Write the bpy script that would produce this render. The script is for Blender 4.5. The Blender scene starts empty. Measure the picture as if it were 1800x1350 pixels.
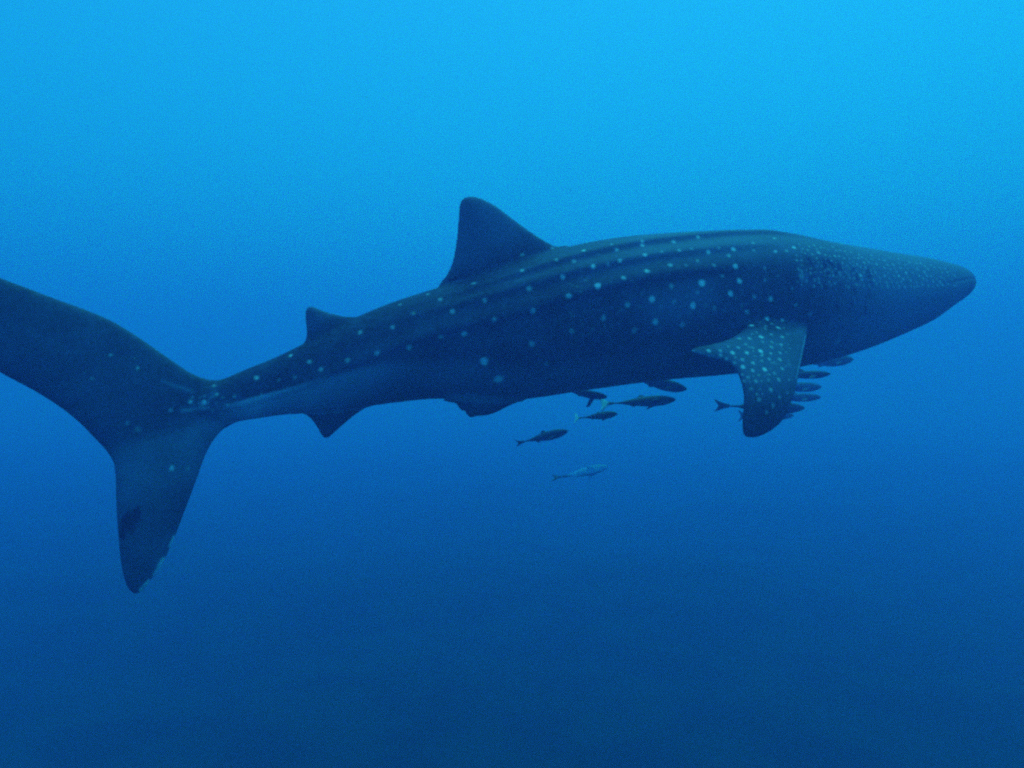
import bpy, bmesh, math, random
import numpy as np
from mathutils import Vector
from mathutils.bvhtree import BVHTree
from mathutils.geometry import delaunay_2d_cdt

R = math.radians
random.seed(7)
scene = bpy.context.scene
COL = scene.collection

# ------------------------------------------------------------------ camera, light, exposure
F = 1400.0                                   # focal length in pixels of an 1800 pixel wide frame
cam = bpy.data.cameras.new('camera')
cam.sensor_width = 36
cam.lens = 36 * F / 1800
cam.clip_start = 0.05
cam.clip_end = 1500
cam_ob = bpy.data.objects.new('camera', cam)
cam_ob.rotation_euler = (R(90), 0, 0)
COL.objects.link(cam_ob)
scene.camera = cam_ob

SUN_EL, SUN_AZ, SUN_ANGLE = 70.0, 42.0, 58.0   # wide disc: the wavy sea surface spreads the sunlight
world = bpy.data.worlds.new('World')
scene.world = world
world.use_nodes = True
wnt = world.node_tree
sky_node = wnt.nodes.new('ShaderNodeTexSky')
sky_node.sky_type = 'NISHITA'
sky_node.sun_disc = False
sky_node.sun_elevation = R(SUN_EL)
sky_node.sun_rotation = R(SUN_AZ)
wbg = wnt.nodes['Background']
wbg.inputs[1].default_value = 0.15
wnt.links.new(sky_node.outputs[0], wbg.inputs[0])

sun = bpy.data.lights.new('sun', 'SUN')
sun.energy = 1.5
sun.angle = R(SUN_ANGLE)
sun.color = (1, 0.96, 0.9)
sun_ob = bpy.data.objects.new('sun', sun)
sdir = Vector((math.sin(R(SUN_AZ)) * math.cos(R(SUN_EL)), math.cos(R(SUN_AZ)) * math.cos(R(SUN_EL)), math.sin(R(SUN_EL))))
sun_ob.rotation_euler = sdir.to_track_quat('Z', 'Y').to_euler()
sun_ob.location = sdir * 60
COL.objects.link(sun_ob)

vs = scene.view_settings
vs.view_transform = 'Standard'
vs.look = 'None'
vs.exposure = 0.70
vs.gamma = 1
vs.use_curve_mapping = False
scene.cycles.volume_bounces = 3
scene.cycles.max_bounces = 5
scene.cycles.filter_width = 2.4
scene.cycles.use_adaptive_sampling = False
scene.cycles.use_denoising = False                            # the fine grain of an underwater photograph

SURFACE, BED = 19.5, -5.9
WATER = dict(ext=(.13, .0242, .0405), alb=(.15, .47, .985), g=.28)


# ------------------------------------------------------------------ helpers
def link(name, me, mat=None, parent=None):
    o = bpy.data.objects.new(name, me)
    COL.objects.link(o)
    if mat:
        me.materials.append(mat)
    if parent:
        o.parent = parent
    return o


def tag(o, label=None, cat=None, group=None, kind=None):
    for k, v in (('label', label), ('category', cat), ('group', group), ('kind', kind)):
        if v:
            o[k] = v
    return o


def at(x, y, Y):
    return np.array([(x - 900) / F * Y, Y, -(y - 675) / F * Y])


def interp(tab):
    """smooth monotone interpolation through a table of (x, y)"""
    t = np.array(sorted(tab), float)
    X, Yv = t[:, 0], t[:, 1]
    h = np.diff(X)
    d = np.diff(Yv) / h
    m = np.zeros_like(X)
    m[0], m[-1] = d[0], d[-1]
    for i in range(1, len(X) - 1):
        m[i] = 0 if d[i - 1] * d[i] <= 0 else (h[i - 1] + h[i]) * 3 / ((2 * h[i] + h[i - 1]) / d[i - 1] + (h[i] + 2 * h[i - 1]) / d[i])

    def f(x):
        x = np.asarray(x, float)
        xc = np.clip(x, X[0], X[-1])
        i = np.clip(np.searchsorted(X, xc) - 1, 0, len(X) - 2)
        s = (xc - X[i]) / h[i]
        return ((1 + 2 * s) * (1 - s) ** 2 * Yv[i] + s * (1 - s) ** 2 * h[i] * m[i] + s * s * (3 - 2 * s) * Yv[i + 1] + s * s * (s - 1) * h[i] * m[i + 1])
    return f


def smoothstep(a, b, x):
    t = np.clip((np.asarray(x, float) - a) / (b - a), 0, 1)
    return t * t * (3 - 2 * t)


def spline(pts, n=8, closed=True):
    """Catmull-Rom through the points"""
    p = np.array(pts, float)
    out = []
    N = len(p)
    for i in range(N if closed else N - 1):
        g = lambda k: p[k % N] if closed else p[min(max(k, 0), N - 1)]
        a, b, c, d = g(i - 1), g(i), g(i + 1), g(i + 2)
        for j in range(n):
            t = j / n
            out.append(.5 * (2 * b + (c - a) * t + (2 * a - 5 * b + 4 * c - d) * t * t + (3 * b - a - 3 * c + d) * t ** 3))
    if not closed:
        out.append(p[-1])
    return np.array(out)


def sheet(outline, mapping, thick, rim, reach, step):
    """a solid fin: outline in 2D, mapping 2D -> 3D, half thickness rim..thick growing over reach from the edge"""
    o = np.asarray(outline, float)
    seg = []
    for i in range(len(o)):                                     # resample the edge
        a, b = o[i], o[(i + 1) % len(o)]
        k = max(1, int(np.linalg.norm(b - a) / step))
        for j in range(k):
            seg.append(a + (b - a) * j / k)
    o = np.array(seg)
    nb = len(o)
    lo, hi = o.min(0), o.max(0)
    gx, gy = np.meshgrid(np.arange(lo[0], hi[0], step), np.arange(lo[1], hi[1], step))
    q = np.stack([gx.ravel(), gy.ravel()], 1)
    a, b = o, np.roll(o, -1, 0)

    def dist(p):
        d = b - a
        t = np.clip(((p[:, None] - a) * d).sum(-1) / (d * d).sum(-1), 0, 1)
        return np.linalg.norm(p[:, None] - (a + t[..., None] * d), axis=-1).min(1)
    ins = np.zeros(len(q), bool)
    for i in range(nb):
        x0, y0, x1, y1 = *a[i], *b[i]
        if y0 != y1:
            c = ((y0 > q[:, 1]) != (y1 > q[:, 1])) & (q[:, 0] < (x1 - x0) * (q[:, 1] - y0) / (y1 - y0) + x0)
            ins ^= c
    q = q[ins]
    q = q[dist(q) > step * .55]
    allp = np.concatenate([o, q])
    v, e, f, *_ = delaunay_2d_cdt([Vector(p) for p in allp], [(i, (i + 1) % nb) for i in range(nb)], [], 1, 1e-6)
    v = np.array([tuple(p) for p in v])
    d = dist(v)
    h = rim + (thick - rim) * np.sqrt(np.clip(1 - (1 - np.clip(d / reach, 0, 1)) ** 2, 0, 1))
    E = 1e-2
    P = mapping(v[:, 0], v[:, 1])
    du = mapping(v[:, 0] + E, v[:, 1]) - P
    dv = mapping(v[:, 0], v[:, 1] + E) - P
    nrm = np.cross(du, dv)
    nrm /= np.linalg.norm(nrm, axis=1)[:, None]
    top, bot = P + nrm * h[:, None], P - nrm * h[:, None]
    n = len(v)
    faces = [tuple(t) for t in f] + [tuple(n + k for k in reversed(t)) for t in f]
    cnt = {}
    for t in f:
        for k in range(len(t)):
            cnt[(t[k], t[(k + 1) % len(t)])] = 1
    for (i, j) in list(cnt):
        if (j, i) not in cnt:
            faces.append((j, i, i + n, j + n))
    return np.concatenate([top, bot]), faces


def loft(rings):
    """closed tube from a list of equal sized rings"""
    rings = np.asarray(rings)
    nr, k = rings.shape[:2]
    faces = []
    for i in range(nr - 1):
        for j in range(k):
            faces.append((i * k + j, i * k + (j + 1) % k, (i + 1) * k + (j + 1) % k, (i + 1) * k + j))
    v = rings.reshape(-1, 3)
    c0, c1 = len(v), len(v) + 1
    v = np.concatenate([v, [rings[0].mean(0), rings[-1].mean(0)]])
    for j in range(k):
        faces.append((c0, (j + 1) % k, j))
        faces.append((c1, (nr - 1) * k + j, (nr - 1) * k + (j + 1) % k))
    return v, faces


def fuse(name, pieces, voxel, smooth):
    """union of closed shells into ONE continuous skin"""
    V, Fc, off = [], [], 0
    for v, f in pieces:
        V.append(np.asarray(v))
        Fc += [tuple(i + off for i in t) for t in f]
        off += len(v)
    V = np.concatenate(V)
    me = bpy.data.meshes.new(name)
    me.from_pydata(V.tolist(), [], Fc)
    bm = bmesh.new()
    bm.from_mesh(me)
    bmesh.ops.recalc_face_normals(bm, faces=bm.faces)
    bm.to_mesh(me)
    bm.free()
    tmp = bpy.data.objects.new('tmp', me)
    COL.objects.link(tmp)
    m = tmp.modifiers.new('r', 'REMESH')
    m.mode = 'VOXEL'
    m.voxel_size = voxel
    s = tmp.modifiers.new('s', 'SMOOTH')
    s.factor = .5
    s.iterations = smooth
    dg = bpy.context.evaluated_depsgraph_get()
    dg.update()
    out = bpy.data.meshes.new_from_object(tmp.evaluated_get(dg))
    out.name = name
    bpy.data.objects.remove(tmp)
    bpy.data.meshes.remove(me)
    return out


def coords(me):
    a = np.empty(len(me.vertices) * 3, np.float32)
    me.vertices.foreach_get('co', a)
    return a.reshape(-1, 3).astype(float)


def set_coords(me, v):
    me.vertices.foreach_set('co', v.astype(np.float32).ravel())
    me.update()


def attr(me, name, val):
    a = me.attributes.new(name, 'FLOAT', 'POINT')
    a.data.foreach_set('value', np.asarray(val, np.float32))


def shade_smooth(me):
    me.polygons.foreach_set('use_smooth', np.ones(len(me.polygons), bool))
    me.update()


# ------------------------------------------------------------------ materials
def new_mat(name):
    m = bpy.data.materials.new(name)
    m.use_nodes = True
    return m, m.node_tree, m.node_tree.nodes['Principled BSDF']


def node(nt, t, **kw):
    n = nt.nodes.new(t)
    for k, v in kw.items():
        setattr(n, k, v)
    return n


def mix(nt, fac, a, b):
    n = node(nt, 'ShaderNodeMix', data_type='RGBA')
    for s, v in ((n.inputs[0], fac), (n.inputs[6], a), (n.inputs[7], b)):
        if isinstance(v, bpy.types.NodeSocket):
            nt.links.new(v, s)
        else:
            s.default_value = v
    return n.outputs[2]


def math_node(nt, op, a, b=None, clamp=False):
    n = node(nt, 'ShaderNodeMath', operation=op, use_clamp=clamp)
    for i, v in enumerate((a, b)):
        if v is None:
            continue
        if isinstance(v, bpy.types.NodeSocket):
            nt.links.new(v, n.inputs[i])
        else:
            n.inputs[i].default_value = v
    return n.outputs[0]


def skin_material():
    m, nt, bs = new_mat('spotted_skin')
    A = lambda k: node(nt, 'ShaderNodeAttribute', attribute_name=k).outputs['Fac']
    tc = node(nt, 'ShaderNodeTexCoord').outputs['Object']
    big = node(nt, 'ShaderNodeTexNoise')
    big.inputs['Scale'].default_value = 3.2
    big.inputs['Detail'].default_value = 5
    nt.links.new(tc, big.inputs['Vector'])
    fine = node(nt, 'ShaderNodeTexNoise')
    fine.inputs['Scale'].default_value = 26
    fine.inputs['Detail'].default_value = 4
    nt.links.new(tc, fine.inputs['Vector'])
    blotch = math_node(nt, 'MULTIPLY', math_node(nt, 'SUBTRACT', big.outputs[0], .42), 3.0, True)
    grain = math_node(nt, 'MULTIPLY', math_node(nt, 'SUBTRACT', fine.outputs[0], .35), 2.5, True)
    dark = mix(nt, blotch, (.010, .016, .032, 1), (.034, .054, .105, 1))
    dark = mix(nt, math_node(nt, 'MULTIPLY', grain, .35), dark, (.09, .13, .20, 1))
    pale = mix(nt, blotch, (.28, .38, .47, 1), (.46, .58, .68, 1))  # white underside, brightened to stand in for haze over the lower head
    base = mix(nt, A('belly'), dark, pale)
    worn_and_lit = mix(nt, A('worn_and_lit'), base, (.17, .26, .38, 1))  # paler skin: wear, plus haze and light put into the colour
    worn_and_lit = mix(nt, A('mark'), worn_and_lit, (.006, .010, .020, 1))
    col = mix(nt, A('spot'), worn_and_lit, (.78, .82, .76, 1))
    nt.links.new(col, bs.inputs['Base Color'])
    bs.inputs['Roughness'].default_value = .62
    bs.inputs['Specular IOR Level'].default_value = .12
    bump = node(nt, 'ShaderNodeBump')
    bump.inputs['Strength'].default_value = .25
    bump.inputs['Distance'].default_value = .01
    nt.links.new(fine.outputs[0], bump.inputs['Height'])
    nt.links.new(bump.outputs[0], bs.inputs['Normal'])
    return m


def fish_material():
    m, nt, bs = new_mat('fish_skin')
    A = lambda k: node(nt, 'ShaderNodeAttribute', attribute_name=k).outputs['Fac']
    tc = node(nt, 'ShaderNodeTexCoord').outputs['Object']
    nz = node(nt, 'ShaderNodeTexNoise')
    nz.inputs['Scale'].default_value = 18
    nt.links.new(tc, nz.inputs['Vector'])
    dark = mix(nt, nz.outputs[0], (.035, .055, .085, 1), (.10, .15, .21, 1))
    col = mix(nt, A('pale'), dark, (.32, .74, .95, 1))
    col = mix(nt, A('white'), col, (.38, .80, .96, 1))
    nt.links.new(col, bs.inputs['Base Color'])
    bs.inputs['Roughness'].default_value = .5
    bs.inputs['Specular IOR Level'].default_value = .15
    return m


# ------------------------------------------------------------------ the water and the sea floor
def build_water():
    bm = bmesh.new()
    bmesh.ops.create_cube(bm, size=1)
    lo, hi = (-260, -140, BED - 4), (260, 300, SURFACE)
    for v in bm.verts:
        v.co = [lo[i] if v.co[i] < 0 else hi[i] for i in range(3)]
    me = bpy.data.meshes.new('haze')
    bm.to_mesh(me)
    bm.free()
    m, nt, bs = new_mat('sea_water')
    nt.nodes.remove(bs)
    pv = node(nt, 'ShaderNodeVolumePrincipled')
    D = .35
    C, A = [], []
    for st, al in zip(WATER['ext'], WATER['alb']):
        ss = st * al
        c = ss / D
        C.append(c)
        A.append(max(0, 1 - (st - ss) / (D * (1 - c))) ** 2)
    pv.inputs['Density'].default_value = D
    pv.inputs['Color'].default_value = (*C, 1)
    pv.inputs['Absorption Color'].default_value = (*A, 1)
    pv.inputs['Anisotropy'].default_value = WATER['g']
    nt.links.new(pv.outputs[0], nt.nodes['Material Output'].inputs['Volume'])
    o = link('haze', me, m)
    tag(o, 'clear blue sea water around the whale shark', kind='stuff')


def build_seabed():
    n = 220
    xs = np.linspace(-255, 255, n)
    ys = np.linspace(-135, 295, n)
    X, Y = np.meshgrid(xs, ys)
    rng = np.random.default_rng(5)
    Z = np.zeros_like(X)
    for _ in range(90):
        k = rng.uniform(.12, 1.2)
        a, ph = rng.uniform(0, 2 * math.pi, 2)
        Z += .022 / (k + .3) * np.sin(k * (X * math.cos(a) + Y * math.sin(a)) + ph)
    Z = BED + Z
    v = np.stack([X, Y, Z], -1).reshape(-1, 3)
    f = [(i * n + j, i * n + j + 1, (i + 1) * n + j + 1, (i + 1) * n + j) for i in range(n - 1) for j in range(n - 1)]
    me = bpy.data.meshes.new('seabed')
    me.from_pydata(v.tolist(), [], f)
    shade_smooth(me)
    m, nt, bs = new_mat('sand_and_reef')
    tc = node(nt, 'ShaderNodeTexCoord').outputs['Object']
    a = node(nt, 'ShaderNodeTexNoise')
    a.inputs['Scale'].default_value = .55
    a.inputs['Detail'].default_value = 6
    nt.links.new(tc, a.inputs['Vector'])
    fac = math_node(nt, 'MULTIPLY', math_node(nt, 'SUBTRACT', a.outputs[0], .44), 7, True)
    nt.links.new(mix(nt, fac, (.004, .005, .006, 1), (.010, .013, .010, 1)), bs.inputs['Base Color'])
    bs.inputs['Roughness'].default_value = .95
    o = link('seabed', me, m)
    tag(o, 'dim mottled sea floor far below', kind='structure')


# ------------------------------------------------------------------ the whale shark
DEPTH = interp([(-420, 4.3), (-200, 4.65), (0, 5.0), (200, 5.4), (400, 5.75), (600, 6.0), (1000, 6.5), (1400, 7.25), (1720, 8.25)])
TOPY = interp([(1713, 497), (1711.5, 487), (1706, 479), (1698, 473.5), (1688, 469.5), (1670, 464.5), (1650, 461), (1600, 453), (1550, 446), (1500, 438), (1450, 430), (1400, 421), (1350, 413),
               (1300, 408), (1250, 408), (1200, 410), (1150, 413), (1100, 417), (1050, 424), (1000, 434), (950, 447), (900, 463), (850, 481), (800, 498),
               (770, 506), (740, 515), (700, 528), (660, 543), (630, 556), (590, 576), (540, 601), (520, 611), (480, 630), (440, 646), (400, 663), (385, 668), (350, 677), (315, 689), (280, 700), (240, 714), (200, 728)])
BOTY = interp([(1713, 503), (1711.5, 511), (1706, 520), (1698, 526), (1688, 532), (1660, 545), (1600, 575), (1550, 597), (1500, 617), (1450, 633), (1400, 645), (1350, 652), (1300, 656),
               (1250, 661), (1200, 665), (1150, 670), (1100, 676), (1050, 683), (1000, 690), (950, 698), (900, 703), (850, 703), (800, 701), (770, 701), (700, 707),
               (640, 715), (600, 720), (540, 726), (500, 729), (450, 736), (410, 742), (385, 744), (350, 743), (315, 740), (280, 738), (240, 736), (200, 735)])
WIDE = interp([(1713, 1.7), (1690, 1.55), (1640, 1.42), (1550, 1.25), (1400, 1.10), (1200, 1.02), (1000, .95), (800, .86), (600, .78), (450, .72), (385, .66), (315, .5), (200, .3)])
RIDGES = [(interp([(200, 40), (800, 50), (950, 50), (1050, 52), (1250, 60), (1420, 66)]), .040, interp([(700, 0), (850, .7), (1000, 1), (1300, .8), (1420, 0)])),
          (interp([(200, 30), (800, 33), (1050, 35), (1250, 41), (1400, 46)]), .036, interp([(650, 0), (850, .8), (1000, 1), (1200, .6), (1320, 0)])),
          (interp([(200, -18), (390, -20), (480, -16), (600, -3), (800, 9), (1050, 17), (1250, 22)]), .050, interp([(300, 0), (380, .9), (500, .9), (650, .9), (1000, .9), (1150, .6), (1280, 0)]))]


def nose(f):
    return lambda x: f(np.where(np.asarray(x, float) > 1600, 1600 + (np.asarray(x, float) - 1600) / NOSE, x))


NOSE = .78                                                     # the head points away from the camera
TOPY, BOTY, WIDE = nose(TOPY), nose(BOTY), nose(WIDE)
TIP = 1600 + 113 * NOSE


def section(u):
    """centre, half height and unit axes of the body at station u"""
    Y = DEPTH(u)
    a, b = at(u, float(TOPY(u)), Y), at(u, float(BOTY(u)), Y)
    c = (a + b) / 2
    e = 2.0
    t = at(u + e, 0, DEPTH(u + e)) - at(u - e, 0, DEPTH(u - e))
    t[2] = 0
    t /= np.linalg.norm(t)
    lat = np.array([t[1], -t[0], 0])                          # towards the camera side
    return c, (a[2] - b[2]) / 2, lat


def build_shark():
    us = np.concatenate([np.linspace(200, 1640, 300), np.linspace(1643, TIP, 34)])
    th = np.linspace(0, 2 * math.pi, 200, endpoint=False)
    rings, cen, hh, lats = [], [], [], []
    for u in us:
        c, H, lat = section(u)
        W = H * float(WIDE(u))
        s, k = np.sin(th), np.cos(th)
        e = 2 / 2.15
        sz, sx = np.sign(s) * np.abs(s) ** e, np.sign(k) * np.abs(k) ** e
        elev = np.degrees(np.arctan2(s, np.abs(k)))
        r = np.ones_like(th)
        for pos, amp, env in RIDGES:
            d = elev - float(pos(u))
            r += amp * float(env(u)) * 1.4 * np.exp(-(d / np.where(d > 0, 9.0, 2.6)) ** 2)
        bulge = smoothstep(1380, 1500, u) * (1 - smoothstep(1650, 1713, u)) * .04        # cheeks stand out a little below the jaw line
        r += bulge * np.exp(-((elev + 12) / 22) ** 2)
        p = c[None] + np.outer(r * sx * W, lat) + np.outer(r * sz * H, [0, 0, 1])
        rings.append(p)
        cen.append(c)
        hh.append(H)
        lats.append(lat)
    cen, hh, lats = np.array(cen), np.array(hh), np.array(lats)
    pieces = [loft(rings)]

    med = lambda dy=0.0: (lambda x, y: np.stack([(x - 900) / F * (DEPTH(x) + dy), DEPTH(x) + dy, -(y - 675) / F * (DEPTH(x) + dy)], -1))
    dorsal = [(1000, 436), (975, 433), (940, 413), (905, 388), (872, 363), (850, 351), (836, 346.5), (824, 345.5), (814, 349), (808, 361), (806, 385), (803.5, 415), (800, 440), (795, 462),
              (786, 482), (771, 504), (790, 503), (812, 500), (812, 540), (900, 540), (1000, 500)]
    second = [(655, 552), (640, 556), (612, 556.5), (590, 553), (565, 545), (550, 539), (542, 539), (537.5, 545), (537, 556), (538, 575), (538.5, 592), (535, 605), (548, 603), (550, 650), (620, 640), (655, 600)]
    anal = [(655, 711), (640, 719), (622, 731), (603, 747), (585, 763), (576, 770), (570, 770), (564, 763), (556, 749), (546, 736), (533, 727), (515, 726), (540, 690), (600, 680), (655, 690)]
    pelvic = [(925, 702), (908, 708), (890, 716), (870, 726), (852, 731), (836, 732), (827, 735), (821, 729), (812, 717), (800, 709), (779, 704), (800, 690), (850, 670), (925, 680)]
    tail = [(430, 655), (400, 664), (385, 668), (362, 666), (335, 655), (300, 632), (250, 597), (200, 566), (150, 544), (100, 526), (50, 507), (0, 488), (-60, 460), (-120, 428), (-165, 401),
            (-192, 388), (-205, 396), (-195, 430), (-165, 486), (-115, 560), (-55, 617), (0, 655), (30, 671), (65, 690), (100, 712), (135, 739), (165, 769), (188, 794), (200, 816), (203, 845), (204, 885),
            (208, 945), (214, 1000), (223, 1030), (234, 1043), (245, 1042), (257, 1030), (268, 1015), (284, 995), (291, 980), (309, 940), (326, 895), (345, 845), (360, 803), (374, 776), (390, 757), (408, 746), (432, 733), (450, 700)]
    S = lambda p: spline(p, 5)
    pieces.append(sheet(S(dorsal), med(), .085, .013, 110, 7))
    pieces.append(sheet(S(second), med(), .055, .012, 60, 6))
    pieces.append(sheet(S(anal), med(), .045, .012, 50, 6))
    pieces.append(sheet(S(tail), med(), .075, .012, 85, 6))
    pieces.append(sheet(S(pelvic), med(-.16), .05, .012, 50, 6))
    pieces.append(sheet(S(pelvic) + np.array([-14, -12]), med(.2), .05, .012, 50, 6))

    # near pectoral fin: leaves the flank outwards and down, the outer half hangs steeply
    pect = [(1406, 568), (1417, 577), (1419, 583), (1416, 600), (1410, 628), (1403, 662), (1396, 690), (1387, 715), (1374, 740), (1355, 757), (1332, 768), (1316, 769), (1309, 765), (1306, 752),
            (1307, 725), (1308, 700), (1305, 676), (1298, 657), (1288, 644), (1268, 633), (1242, 627), (1214, 616), (1240, 608), (1268, 602), (1290, 592), (1310, 576), (1325, 556), (1345, 543), (1385, 548)]
    drop = interp([(530, -.12), (548, -.03), (560, .02), (575, .10), (590, .21), (620, .38), (650, .52), (680, .62), (720, .69), (780, .73)])

    def pmap(x, y):
        Y = DEPTH(x) - .66 - drop(y)
        return np.stack([(x - 900) / F * Y, Y, -(y - 675) / F * Y], -1)
    pieces.append(sheet(S(pect), pmap, .05, .012, 48, 6))
    # far pectoral fin, held level on the hidden side
    c0, H0, l0 = section(1370)
    fwd = np.array([-l0[1], l0[0], 0])
    far = np.array([(.28, -.2), (.3, .2), (.1, .6), (-.25, 1.0), (-.5, 1.15), (-.6, 1.0), (-.5, .6), (-.55, .3), (-.75, .1), (-.45, -.2)])

    def fmap(a, b):
        base = c0 - l0 * H0 * .85 + np.array([0, 0, -H0 * .25])
        return base + np.outer(a, fwd) - np.outer(b, l0) + np.outer(-.12 * b, [0, 0, 1])
    pieces.append(sheet(spline(far, 6), fmap, .045, .012, .28, .05))

    org = np.array(section(1000)[0])
    pieces = [(np.asarray(v) - org, f) for v, f in pieces]
    me = fuse('whale_shark', pieces, .0125, 7)
    v = coords(me)
    w = v + org

    # body coordinates of every vertex: station u, lateral l, height h (in half heights)
    kk = np.empty(len(w), int)
    for i in range(0, len(w), 20000):
        b = w[i:i + 20000]
        kk[i:i + 20000] = ((b[:, None, :2] - cen[None, :, :2]) ** 2).sum(-1).argmin(1)
    u = us[kk]
    rel = w - cen[kk]
    l = (rel * lats[kk]).sum(1)
    h = rel[:, 2] / hh[kk]

    # gill slits, jaw line: shallow grooves in the skin
    nr = np.empty(len(v) * 3, np.float32)
    me.vertices.foreach_get('normal', nr)
    nr = nr.reshape(-1, 3)
    groove = np.zeros(len(v))
    onbody = (np.abs(l) > .35 * hh[kk]) & (np.abs(h) < 1.02)
    for i, gx in enumerate((1330, 1354, 1378, 1402, 1428)):
        x = gx + 9 * np.sin((h + .1) * 2.2) + 2
        wd = np.exp(-((u - x) / 3.4) ** 2) * smoothstep(-.42, -.25, h) * (1 - smoothstep(.42 - .03 * i, .6 - .03 * i, h))
        groove = np.maximum(groove, wd * onbody)
    qa, qb = np.array([1455., 458.]), np.array([1473., 490.])
    pq = np.stack([900 + F * w[:, 0] / w[:, 1], 675 - F * w[:, 2] / w[:, 1]], 1)
    tq = np.clip(((pq - qa) @ (qb - qa)) / ((qb - qa) @ (qb - qa)), 0, 1)
    scar = np.linalg.norm(pq - (qa + tq[:, None] * (qb - qa) + np.outer(4 * np.sin(tq * math.pi), [.9, -.4])), axis=1)
    groove = np.maximum(groove, 1.1 * np.exp(-(scar / 1.6) ** 2) * (l > 0))
    jaw = np.exp(-((h - (.20 - (TIP - u) * .0009)) / .045) ** 2) * smoothstep(1560, 1620, u) * .22
    groove = np.maximum(groove, jaw * (np.abs(h) < .9))
    v = v - nr * (groove * .032)[:, None]
    set_coords(me, v)
    w = v + org

    # pigment: belly, spots, wear, painted haze and light
    vb = interp([(200, -.12), (390, -.14), (480, -.16), (600, -.12), (700, -.25), (850, -.48), (1000, -.62), (1200, -.6), (1350, -.5), (1430, -.38), (1550, -.32), (1713, -.4)])
    wd = interp([(200, .06), (480, .08), (650, .2), (900, .3), (1300, .3), (1450, .35), (1600, .25), (1713, .2)])
    bel = 1 - smoothstep(-.5, .5, (h - vb(u)) / wd(u))
    px = 900 + F * w[:, 0] / w[:, 1]
    py = 675 - F * w[:, 2] / w[:, 1]
    in_tail = (u < 395)
    keel = interp([(-200, 800), (180, 790), (250, 768), (330, 745), (400, 716), (480, 693)])
    below = smoothstep(-12, 20, py - keel(px))
    tail_bel = 0.30 * below * (1 - .75 * smoothstep(770, 900, py)) + .06
    k = smoothstep(370, 460, u)
    bel = np.where(u < 460, k * bel + (1 - k) * tail_bel, bel)
    outer = np.abs(l) - hh[kk] * WIDE(u) * 1.02
    pectoral = (outer > .03) & (u > 1150) & (l > 0)
    pk = pectoral * smoothstep(0, .2, outer)
    bel = bel * (1 - pk) + pk * (.12 + .25 * smoothstep(1385, 1412, px))  # front band of the fin painted paler as if lit
    bel = np.where((h > 1.05) | ((h < -1.05) & (u < 1000) & ~in_tail), .08, bel)
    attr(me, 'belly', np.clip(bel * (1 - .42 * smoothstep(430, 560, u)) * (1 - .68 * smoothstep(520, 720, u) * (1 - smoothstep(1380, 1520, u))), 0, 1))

    bvh = BVHTree.FromPolygons(w.tolist(), [tuple(p.vertices) for p in me.polygons])
    spot = np.zeros(len(w))
    SP = SPOTS + head_spots()
    for (sx, sy, sr, si) in SP:
        d = at(sx, sy, 1.0)
        d /= np.linalg.norm(d)
        hit, nrm, idx, dist = bvh.ray_cast(Vector((0, 0, 0)), Vector(d))
        if hit is None:
            continue
        hit = np.array(hit)
        # foreshortening near the back line: a spot is round on the skin
        r = .80 * sr / F * dist
        e1 = np.array([math.cos(sy), 0, math.sin(sy)])
        e0 = 1 + .7 * ((sx * .37 + sy * .73) % 1)
        jj = ((cen[:, :2] - hit[None, :2]) ** 2).sum(1).argmin()
        lt = lats[jj]
        rl = hit - cen[jj]
        mirrored = hit - 2 * (rl @ lt) * lt
        for c in (hit, mirrored):
            m = np.abs(w - c).max(1) < r * 2
            q = (w[m] - c) / r
            el = q @ e1
            dd = np.linalg.norm(q, axis=1) * (1 + .07 * np.sin(3 * np.arctan2(q[:, 2], el) + sx)) + (e0 - 1) * np.abs(el) * .5
            spot[m] = np.maximum(spot[m], si * (1 - smoothstep(.55, 1.45, dd)))

    rng = np.random.default_rng(3)
    worn_and_lit = np.zeros(len(w))
    def streak(a, b, rad, val):
        nonlocal worn_and_lit
        a, b = np.array(a, float), np.array(b, float)
        q = np.stack([px, py], 1)
        t = np.clip(((q - a) @ (b - a)) / ((b - a) @ (b - a)), 0, 1)
        d = np.linalg.norm(q - (a + t[:, None] * (b - a)), axis=1)
        worn_and_lit = np.maximum(worn_and_lit, val * np.exp(-(d / rad) ** 2) * (l > -.1))
    for a, b, r, s in WEAR_AND_LIT_EDGES:
        streak(a, b, r, s)
    spot = np.maximum(spot, .9 * smoothstep(.45, .8, worn_and_lit))      # white nicks and scrapes, and the painted lit fin edge
    fins = (h > 1.05) * smoothstep(1.0, 1.5, h) * .30 * smoothstep(430, 520, u)  # upper fins paler, standing in for light on and through them
    head = np.maximum(.62 * smoothstep(1290, 1480, u), .42 * smoothstep(850, 1150, u) * smoothstep(.25, .75, h) * (h < 1.06))  # head paler in place of haze, back paler as if lit from above
    worn_and_lit = np.maximum.reduce([worn_and_lit, fins, head, np.where(pectoral, .30 * (1 - smoothstep(650, 730, py)) * smoothstep(0, .22, outer), 0)])  # upper pectoral painted paler as if lit, fading towards the tip
    for _ in range(46):                                         # old scratches along the body
        a = np.array([rng.uniform(430, 1420), 0])
        a[1] = rng.uniform(float(TOPY(a[0])) + 15, float(BOTY(a[0])) - 25)
        an, ln = rng.normal(-.12, .5), rng.uniform(12, 70)
        streak(a, a + ln * np.array([math.cos(an), math.sin(an)]), rng.uniform(1.2, 2.4), rng.uniform(.06, .22))
    for _ in range(26):                                         # cloudy lighter patches
        a = np.array([rng.uniform(60, 1420), 0])
        a[1] = rng.uniform(float(TOPY(a[0])) + 10, float(BOTY(a[0])) - 30) if a[0] > 430 else rng.uniform(600, 800)
        streak(a, a + np.array([rng.uniform(5, 60), rng.uniform(-15, 10)]), rng.uniform(14, 34), rng.uniform(.04, .13))
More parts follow.
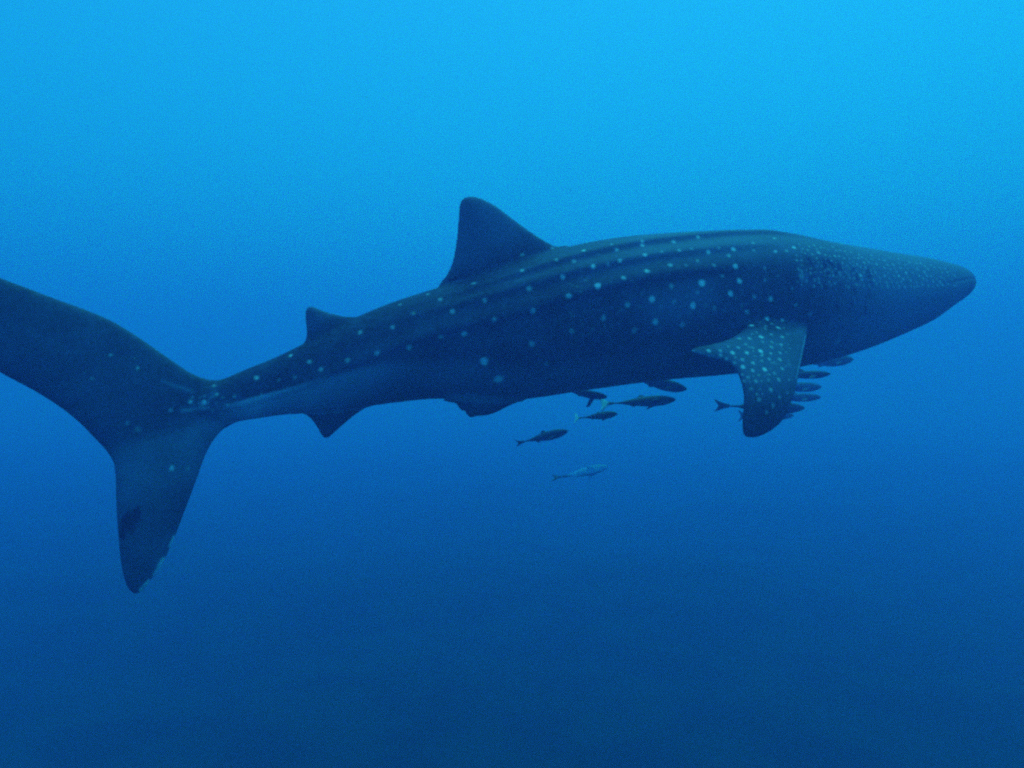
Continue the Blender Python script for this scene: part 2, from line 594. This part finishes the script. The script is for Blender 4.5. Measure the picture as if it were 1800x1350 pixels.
    lattice = np.exp(-((np.mod(u + 14 * np.sin(h * 2.1), 47) - 23) / 4.5) ** 2) * (np.abs(h) < .8) * smoothstep(760, 900, u) * (1 - smoothstep(1280, 1340, u))
    worn_and_lit = np.maximum(worn_and_lit, .11 * lattice * (.6 + .4 * np.sin(u * .21 + 9 * h) * np.sin(h * 13 + u * .05)))
    blot = np.minimum(np.hypot((px - 226) / 15, (py - 918) / 20), np.hypot((px - 240) / 9, (py - 905) / 15)) * (1 + .25 * np.sin(px * .55) * np.sin(py * .4))
    blot = np.minimum(blot, np.hypot((px - 215) / 7, (py - 935) / 16))
    attr(me, 'mark', (1 - smoothstep(.6, 1.25, blot)) * .9)
    for a, b, r in (((218, 915), (240, 925), 12), ((232, 900), (246, 935), 8)):
        q = np.hypot(px - (a[0] + b[0]) / 2, (py - (a[1] + b[1]) / 2) * .8)
        worn_and_lit *= 1 - .9 * np.exp(-(q / (r * 1.3)) ** 2)
    attr(me, 'spot', np.clip(spot, 0, 1))
    attr(me, 'worn_and_lit', np.clip(worn_and_lit, 0, 1))
    shade_smooth(me)
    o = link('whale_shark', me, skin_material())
    o.location = org
    tag(o, 'huge dark whale shark with pale spots swimming to the right', 'shark')

    # small eyes beside the corners of the mouth
    em, nt, bs = new_mat('eye')
    bs.inputs['Base Color'].default_value = (.01, .01, .012, 1)
    bs.inputs['Roughness'].default_value = .2
    bm = bmesh.new()
    bmesh.ops.create_uvsphere(bm, u_segments=16, v_segments=10, radius=.017)
    eme = bpy.data.meshes.new('eye')
    bm.to_mesh(eme)
    bm.free()
    shade_smooth(eme)
    eme.materials.append(em)
    for sgn in (1, -1):
        c, H, lat = section(1598)
        p = c + np.array([0, 0, -.02 * H])
        hit = bvh.ray_cast(Vector(p + lat * sgn * 2), Vector(-lat * sgn))[0]
        e = bpy.data.objects.new('eye', eme)
        COL.objects.link(e)
        e.parent = o
        e.location = np.array(hit) - lat * sgn * .014 - org
    return o


def head_spots():
    rng = np.random.default_rng(11)
    out = []
    n = 0
    while n < 290:
        x = rng.uniform(1400, 1684)
        t, b = float(TOPY(x)), 505
        y = rng.uniform(min(t + 5, 498), b)
        if any((x - q[0]) ** 2 + (y - q[1]) ** 2 < 34 for q in out) or any((x - q[0]) ** 2 + (y - q[1]) ** 2 < 48 for q in SPOTS):
            n += .2
            continue
        out.append((x, y, rng.uniform(2.0, 3.1), rng.uniform(.22, .62)))
        n += 1
    k = 0
    while k < 60:                                               # fine speckle on the pectoral fin and flecks on the tail base
        x, y = (rng.uniform(1290, 1395), rng.uniform(560, 700)) if k < 46 else (rng.uniform(318, 392), rng.uniform(684, 728))
        if k < 46 and (x < 1290 + (y - 560) * .12 or any((x - q[0]) ** 2 + (y - q[1]) ** 2 < 42 for q in SPOTS)):
            k += .05
            continue
        out.append((x, y, rng.uniform(2.2, 3.2), rng.uniform(.15, .5)))
        k += 1
    # faint small marks between the big spots of the flank
    k = 0
    while k < 110:
        x, y = rng.uniform(980, 1330), rng.uniform(425, 590)
        if y < float(TOPY(x)) + 6 or any((x - q[0]) ** 2 + (y - q[1]) ** 2 < 150 for q in SPOTS):
            k += .1
            continue
        out.append((x, y, rng.uniform(2.5, 4.5), rng.uniform(.04, .14)))
        k += 1
    return out


SPOTS = [
    # back and flank
    (1026, 440, 5.5, .8), (978, 456, 5, .4), (1009, 459, 5, .45), (1075, 429, 4, .5), (1084, 439, 4.5, .7), (1129, 424, 4, .7), (1129, 431, 4.5, .8), (1184, 425, 4.5, .7), (1227, 417, 4.5, .7),
    (1194, 440, 4.5, .6), (1245, 443, 4.8, .75), (1289, 438, 5.5, .95), (1293, 468, 5.5, .9), (1043, 468, 5.5, .95), (989, 487, 5.5, .75), (1090, 458, 5.2, .75), (1069, 465, 5, .35), (1134, 448, 5.2, .8),
    (1137, 476, 5.5, .75), (1178, 466, 5.2, .55), (1096, 488, 5.5, .65), (1051, 502, 7, .95), (1000, 520, 6.5, .7), (1180, 503, 6, .4), (1234, 498, 7.2, 1), (1218, 537, 7.2, 1), (1284, 516, 6.5, .95),
    (1146, 526, 6.8, .8), (1103, 536, 6.5, .45), (1152, 566, 7, .8), (1061, 559, 6.5, .45), (1005, 582, 6.5, .35), (1115, 581, 7, .35), (1199, 571, 6.5, .4), (1255, 466, 4.5, .4), (1226, 458, 4.5, .4),
    (1270, 485, 4.5, .35), (1256, 541, 5, .3), (1300, 494, 6, .9), (1206, 466, 4, .25), (1226, 514, 4.5, .3), (1185, 530, 5, .25), (1216, 437, 4, .35), (1264, 436, 4, .35), (1281, 449, 5, .45), (1163, 442, 4.5, .35),
    (918, 448, 4.5, .5), (918, 475, 4.8, .6), (930, 507, 5.5, .65), (937, 546, 6, .75), (852, 528, 5.5, .5), (833, 498, 5.5, .45), (795, 547, 5.5, .6), (774, 526, 5, .45), (752, 517, 4.5, .4),
    (869, 562, 6, .55), (816, 586, 6.5, .65), (775, 592, 6, .4), (935, 604, 7, .55), (719, 611, 6, .55), (663, 621, 6, .5), (690, 575, 4.5, .5), (703, 535, 4.5, .35), (727, 551, 4.5, .3), (633, 584, 5.5, .45),
    (611, 633, 5.5, .4), (564, 649, 4.5, .7), (544, 636, 5, .6), (511, 625, 4.2, .7), (851, 635, 9, .95), (876, 667, 9.5, .95), (971, 436, 4, .35), (518, 663, 5, .25), (960, 640, 6, .2),
    # tail
    (195, 624, 3.6, .5), (242, 647, 3.8, .6), (451, 664, 5, .75), (381, 693, 4, .7), (359, 707, 5.2, 1), (335, 706, 4, .7), (300, 721, 4, .45), (376, 678, 3.5, .45), (412, 696, 4, .4), (400, 712, 3.8, .4),
    (224, 744, 4, .3), (242, 755, 6, .25), (302, 823, 5.2, .85), (330, 823, 5, .25), (162, 665, 4, .2), (460, 694, 3.5, .3), (490, 668, 4, .25),
    # behind the head and over the gills
    (1361, 419, 3.5, .6), (1324, 427, 4, .45), (1363, 442, 4.4, .65), (1396, 435, 4.6, .75), (1383, 441, 4, .5), (1325, 440, 4, .3), (1439, 444, 4.4, .6), (1428, 447, 3.5, .4), (1431, 431, 3.2, .45), (1464, 434, 3.2, .45),
    (1484, 454, 3, .4), (1481, 462, 3, .35), (1494, 472, 3.2, .4), (1513, 484, 4, .6), (1445, 468, 3.2, .35), (1450, 477, 3.4, .4), (1409, 477, 4, .3), (1409, 486, 6, .3), (1418, 493, 4, .28), (1468, 498, 3.5, .4),
    (1445, 503, 3.5, .35), (1432, 492, 3.5, .35), (1344, 471, 3.5, .3), (1345, 492, 4, .3), (1367, 485, 3.5, .25), (1355, 526, 5.5, .7), (1326, 522, 5, .4), (1313, 548, 5.5, .5), (1399, 536, 5, .3), (1424, 552, 5, .3), (1393, 507, 4, .2),
    (1512, 484, 4, .5), (1522, 471, 3.5, .6), (1541, 464, 3.6, .5), (1555, 458, 3.2, .4), (1570, 465, 3.4, .4), (1583, 471, 3.2, .45), (1593, 480, 3.8, .6), (1580, 485, 3.6, .55), (1555, 485, 3.4, .4), (1611, 463, 3, .4),
    (1613, 473, 3.2, .4), (1616, 485, 3.2, .45), (1631, 473, 3.4, .4), (1625, 478, 3.2, .45), (1637, 485, 3.4, .4), (1601, 493, 3.4, .4), (1629, 493, 3, .3), (1621, 500, 3.2, .4), (1559, 497, 3.4, .4), (1536, 493, 3.4, .35),
    (1515, 492, 3.4, .35), (1539, 479, 3, .3), (1577, 497, 3, .3), (1652, 471, 3, .25), (1656, 479, 3, .25), (1661, 491, 3, .25), (1565, 473, 3, .3), (1673, 492, 3, .2), (1592, 465, 3, .3),
    (1473, 600, 8, .28),
    # pectoral fin
    (1348, 560, 4.8, .95), (1321, 572, 4.8, .95), (1368, 576, 4.6, .85), (1375, 563, 4.4, .55), (1357, 569, 4, .4), (1338, 592, 4.8, .95), (1356, 588, 4, .5), (1375, 592, 4.2, .65), (1300, 595, 4, .55), (1318, 595, 4, .55),
    (1311, 605, 4, .4), (1298, 611, 4, .45), (1313, 620, 4.6, .85), (1288, 620, 4.6, .9), (1246, 617, 4.4, .85), (1266, 616, 4, .45), (1267, 625, 4, .5), (1337, 617, 5, 1), (1356, 610, 4, .45), (1373, 606, 4.2, .55), (1355, 621, 4, .45),
    (1371, 620, 4, .45), (1323, 611, 4, .35), (1341, 601, 4, .35), (1357, 601, 4, .4), (1277, 631, 4, .45), (1291, 638, 4, .45), (1305, 632, 4, .5), (1324, 638, 4.4, .65), (1306, 645, 4.6, .9), (1323, 651, 4.4, .6), (1344, 649, 5, .95),
    (1352, 631, 4.2, .5), (1371, 632, 4.4, .6), (1339, 634, 4, .35), (1375, 648, 4.4, .5), (1361, 656, 4, .35), (1329, 670, 4.2, .55), (1315, 663, 4, .4), (1369, 667, 4.6, .5), (1307, 670, 4, .35), (1355, 685, 4.6, .5), (1334, 702, 4.4, .4),
    (1359, 713, 4.4, .3), (1348, 725, 4, .25), (1320, 683, 4, .3), (1351, 668, 4, .3), (1280, 609, 3.4, .35), (1330, 584, 3.4, .3), (1389, 612, 3.4, .2), (1334, 659, 3.4, .3), (1387, 640, 3.6, .2), (1293, 628, 3.4, .35)]
WEAR_AND_LIT_EDGES = [((285, 670), (337, 688), 3.5, .5), ((320, 722), (366, 716), 5, .55), ((360, 712), (376, 690), 6, .4), ((288, 984), (280, 997), 6, 1), ((277, 1002), (272, 1010), 4.5, 1), ((306, 944), (299, 960), 3.5, .9), ((262, 1020), (246, 1038), 3.5, .9), ((316, 920), (311, 935), 2, .5),
        ((340, 712), (372, 722), 9, .22), ((212, 850), (216, 905), 9, .2), ((240, 800), (330, 770), 22, .10), ((212, 975), (222, 1010), 8, .12),
        ((230, 770), (215, 830), 20, .12), ((222, 870), (250, 800), 24, .30), ((300, 745), (420, 700), 7, .18), ((1216, 616), (1265, 632), 2.2, .6), ((1265, 632), (1300, 660), 2.0, .5), ((1416, 590), (1400, 665), 1.8, .62),  # last entry paints the lit leading edge of the pectoral fin
        ((1385, 590), (1416, 580), 9, .25), ((1425, 578), (1440, 578), 3, .3), ((785, 499), (812, 492), 2, .35), ((1398, 437), (1440, 470), 10, .10), ((1165, 545), (1235, 528), 36, .34), ((1326, 446), (1330, 530), 6, .10), ((1345, 458), (1349, 512), 5, .12), ((1407, 470), (1426, 502), 10, .25), ((1318, 582), (1345, 576), 2, .3)]  # first entry paints the lit front corner of the pectoral fin


# ------------------------------------------------------------------ the fish
FISH_MAT = None


def build_fish(tailpt, nosept, Yt, Yn, hgt, label, bend=0.0, pale_body=0.0, white_tail=False, fork=1.0, pects=0.0, dorsal=1.0, roll=0.0, name='fish'):
    """tail tip and nose as picture points with their distances; hgt = body depth / length"""
    global FISH_MAT
    a, b = at(*tailpt, Yt), at(*nosept, Yn)
    L = np.linalg.norm(b - a)
    xx = (b - a) / L
    yy = np.cross([0, 0, 1], xx)
    yy /= np.linalg.norm(yy)
    zz = np.cross(xx, yy)
    yy, zz = yy * math.cos(R(roll)) - zz * math.sin(R(roll)), zz * math.cos(R(roll)) + yy * math.sin(R(roll))
    prof = interp([(0, .02), (.13, .15), (.22, .18), (.35, .42), (.5, .78), (.66, 1), (.8, .95), (.9, .68), (.96, .4), (1, .06)])
    ts = np.concatenate([np.linspace(.12, .9, 22), np.linspace(.92, 1, 9)])
    th = np.linspace(0, 2 * math.pi, 20, endpoint=False)
    H = hgt / 2
    curve = lambda t: bend * np.sin(np.clip(1 - t, 0, 1) * 2.6) * (1 - t)
    rings = []
    for t in ts:
        p = float(prof(t)) * H
        rings.append(np.stack([np.full(20, t - .5), np.cos(th) * p * .72 + curve(t), np.sin(th) * p * np.where(np.sin(th) < 0, 1.05, .95)], 1))
    pieces = [loft(rings)]
    pl = lambda x, z: np.stack([x - .5, curve(x) + 0 * z, z], -1)
    h = .085 * fork
    tl = [(.17, .018), (.11, .03), (.03, h * .9), (-.01, h * 1.15), (.0, h * .85), (.035, h * .35), (.045, 0), (.035, -h * .35), (.0, -h * .85), (-.01, -h * 1.15), (.03, -h * .9), (.11, -.03), (.17, -.018)]
    k = H
    if white_tail:
        tl = [(.17, .018), (.09, .03), (.01, h), (-.02, h * .95), (.005, h * .3), (.01, 0), (.005, -h * .3), (-.02, -h * .95), (.01, -h), (.09, -.03), (.17, -.018)]
    pieces.append(sheet(np.array(tl), pl, .010, .005, .03, .014))
    df = [(.62, k * .75), (.56, k * .98 + .028 * dorsal), (.52, k * .9 + .034 * dorsal), (.5, k * .72 + .012), (.42, k * .5 + .01), (.3, k * .28 + .006), (.35, k * .05), (.6, k * .2)]
    pieces.append(sheet(np.array(df), pl, .009, .005, .03, .014))
    af = [(.48, -k * .65), (.43, -k * .7 - .022 * dorsal), (.40, -k * .6 - .026 * dorsal), (.38, -k * .5 - .008), (.28, -k * .25 - .004), (.33, -k * .05), (.48, -k * .2)]
    pieces.append(sheet(np.array(af), pl, .009, .005, .03, .014))
    for s in (1, -1):
        pf = np.array([(.78, 0), (.74, .05), (.64, .10 + pects * .1), (.6, .10 + pects * .1), (.64, .05), (.7, -.01)])
        mp = lambda x, y, s=s: np.stack([x - .5, curve(x) + s * (k * .45 + y * (.75 - .5 * pects)), -k * .25 - y * (.35 + pects * .9)], -1)
        pieces.append(sheet(pf, mp, .007, .004, .02, .014))
    pieces = [(np.asarray(v) * L, f) for v, f in pieces]
    me = fuse(name, pieces, L * .0085, 3)
    v = coords(me) / L
    t, z = v[:, 0] + .5, v[:, 2]
    side = np.clip(z / np.maximum(prof(t) * H, 1e-3), -1.2, 1.2)
    pale = .14 * (1 - smoothstep(-.95, -.35, side)) * (t > .14)
    pale = np.maximum(pale, pale_body * smoothstep(.2, .36, t) * (1 - .5 * smoothstep(.3, 1.0, side)))
    attr(me, 'pale', np.clip(pale, 0, 1))
    attr(me, 'white', (1 - smoothstep(.06, .13, t)) * float(white_tail))
    shade_smooth(me)
    if FISH_MAT is None:
        FISH_MAT = fish_material()
    o = link(name, me, FISH_MAT)
    from mathutils import Matrix
    m = Matrix.Identity(4)
    for i in range(3):
        m[i][0], m[i][1], m[i][2], m[i][3] = xx[i], yy[i], zz[i], (a[i] + b[i]) / 2
    o.matrix_world = m
    tag(o, label, 'fish', 'fish swimming under the whale shark')
    return o


def build_school():
    B = build_fish
    B((906, 780), (999, 757), 7.6, 7.5, .175, 'dark slender fish tilted nose up, lowest dark fish below the pelvic fins', .03, fork=.75)
    B((1010, 735), (1086, 727), 7.3, 7.2, .20, 'small dark fish with a bright white tail fin', .02, white_tail=True, fork=2.0, roll=42)
    B((984, 685), (1068, 698), 7.2, 7.1, .17, 'thin dark fish with a long fin hanging down, just under the belly', .02, fork=.4, pects=1.0)
    B((1056, 709), (1189, 702), 7.5, 7.6, .15, 'long dark fish with a pale tail, beside the fish with hanging fin', .02, white_tail=True, fork=1.3, roll=34)
    B((1098, 662), (1208, 684), 8.3, 8.4, .18, 'grey fish half hidden against the belly, nose emerging below it', .02, fork=.9)
    B((1256, 713), (1416, 717), 8.9, 9.1, .13, 'long fish crossing behind the pectoral fin, forked tail showing left of it', .02, fork=.75)
    B((1345, 661), (1461, 657), 9.0, 9.1, .12, 'darkest fish in front of the pectoral fin, nearest to the belly', .02, fork=.7)
    B((1338, 680), (1445, 680), 12.0, 12.2, .15, 'faint fish in front of the pectoral fin, directly under the darkest one', .02, fork=.7)
    B((1335, 699), (1444, 698), 12.4, 12.6, .13, 'faint slim fish in front of the pectoral fin, third one below the belly', .02, fork=.7)
    B((1298, 731), (1396, 730), 11.5, 11.7, .14, 'faint fish mostly hidden by the pectoral fin tip, lowest beside it', .02, fork=1.1)
    B((1398, 640), (1501, 631), 11.0, 11.2, .17, 'grey fish touching the throat outline under the head', .02, fork=.8)
    B((970, 838), (1070, 820), 6.84, 6.75, .20, 'pale blue fish with dark forked tail, swimming alone lowest of all', .05, pale_body=1.0, fork=1.3, roll=68)


def build_specks():
    """drifting plankton and marine snow, far too many to count"""
    rng = np.random.default_rng(21)
    V, Fc = [], []
    tet = np.array([(1, 1, 1), (-1, -1, 1), (-1, 1, -1), (1, -1, -1)], float)
    for i in range(1300):
        Y = rng.uniform(3.5, 9.5)
        p = np.array([rng.uniform(-.8, .8) * Y, Y, rng.uniform(-.6, .6) * Y])
        k = len(V)
        V += list(p + tet * rng.uniform(.4, 1.3, 3) * rng.uniform(.0006, .0022))
        Fc += [(k, k + 1, k + 2), (k, k + 3, k + 1), (k, k + 2, k + 3), (k + 1, k + 3, k + 2)]
    me = bpy.data.meshes.new('plankton')
    me.from_pydata([tuple(p) for p in V], [], Fc)
    m, nt, bs = new_mat('plankton')
    bs.inputs['Base Color'].default_value = (.3, .34, .32, 1)
    bs.inputs['Roughness'].default_value = .8
    tag(link('plankton', me, m), 'tiny pale specks drifting in the water', kind='stuff')


build_water()
build_seabed()
build_shark()
build_school()
build_specks()
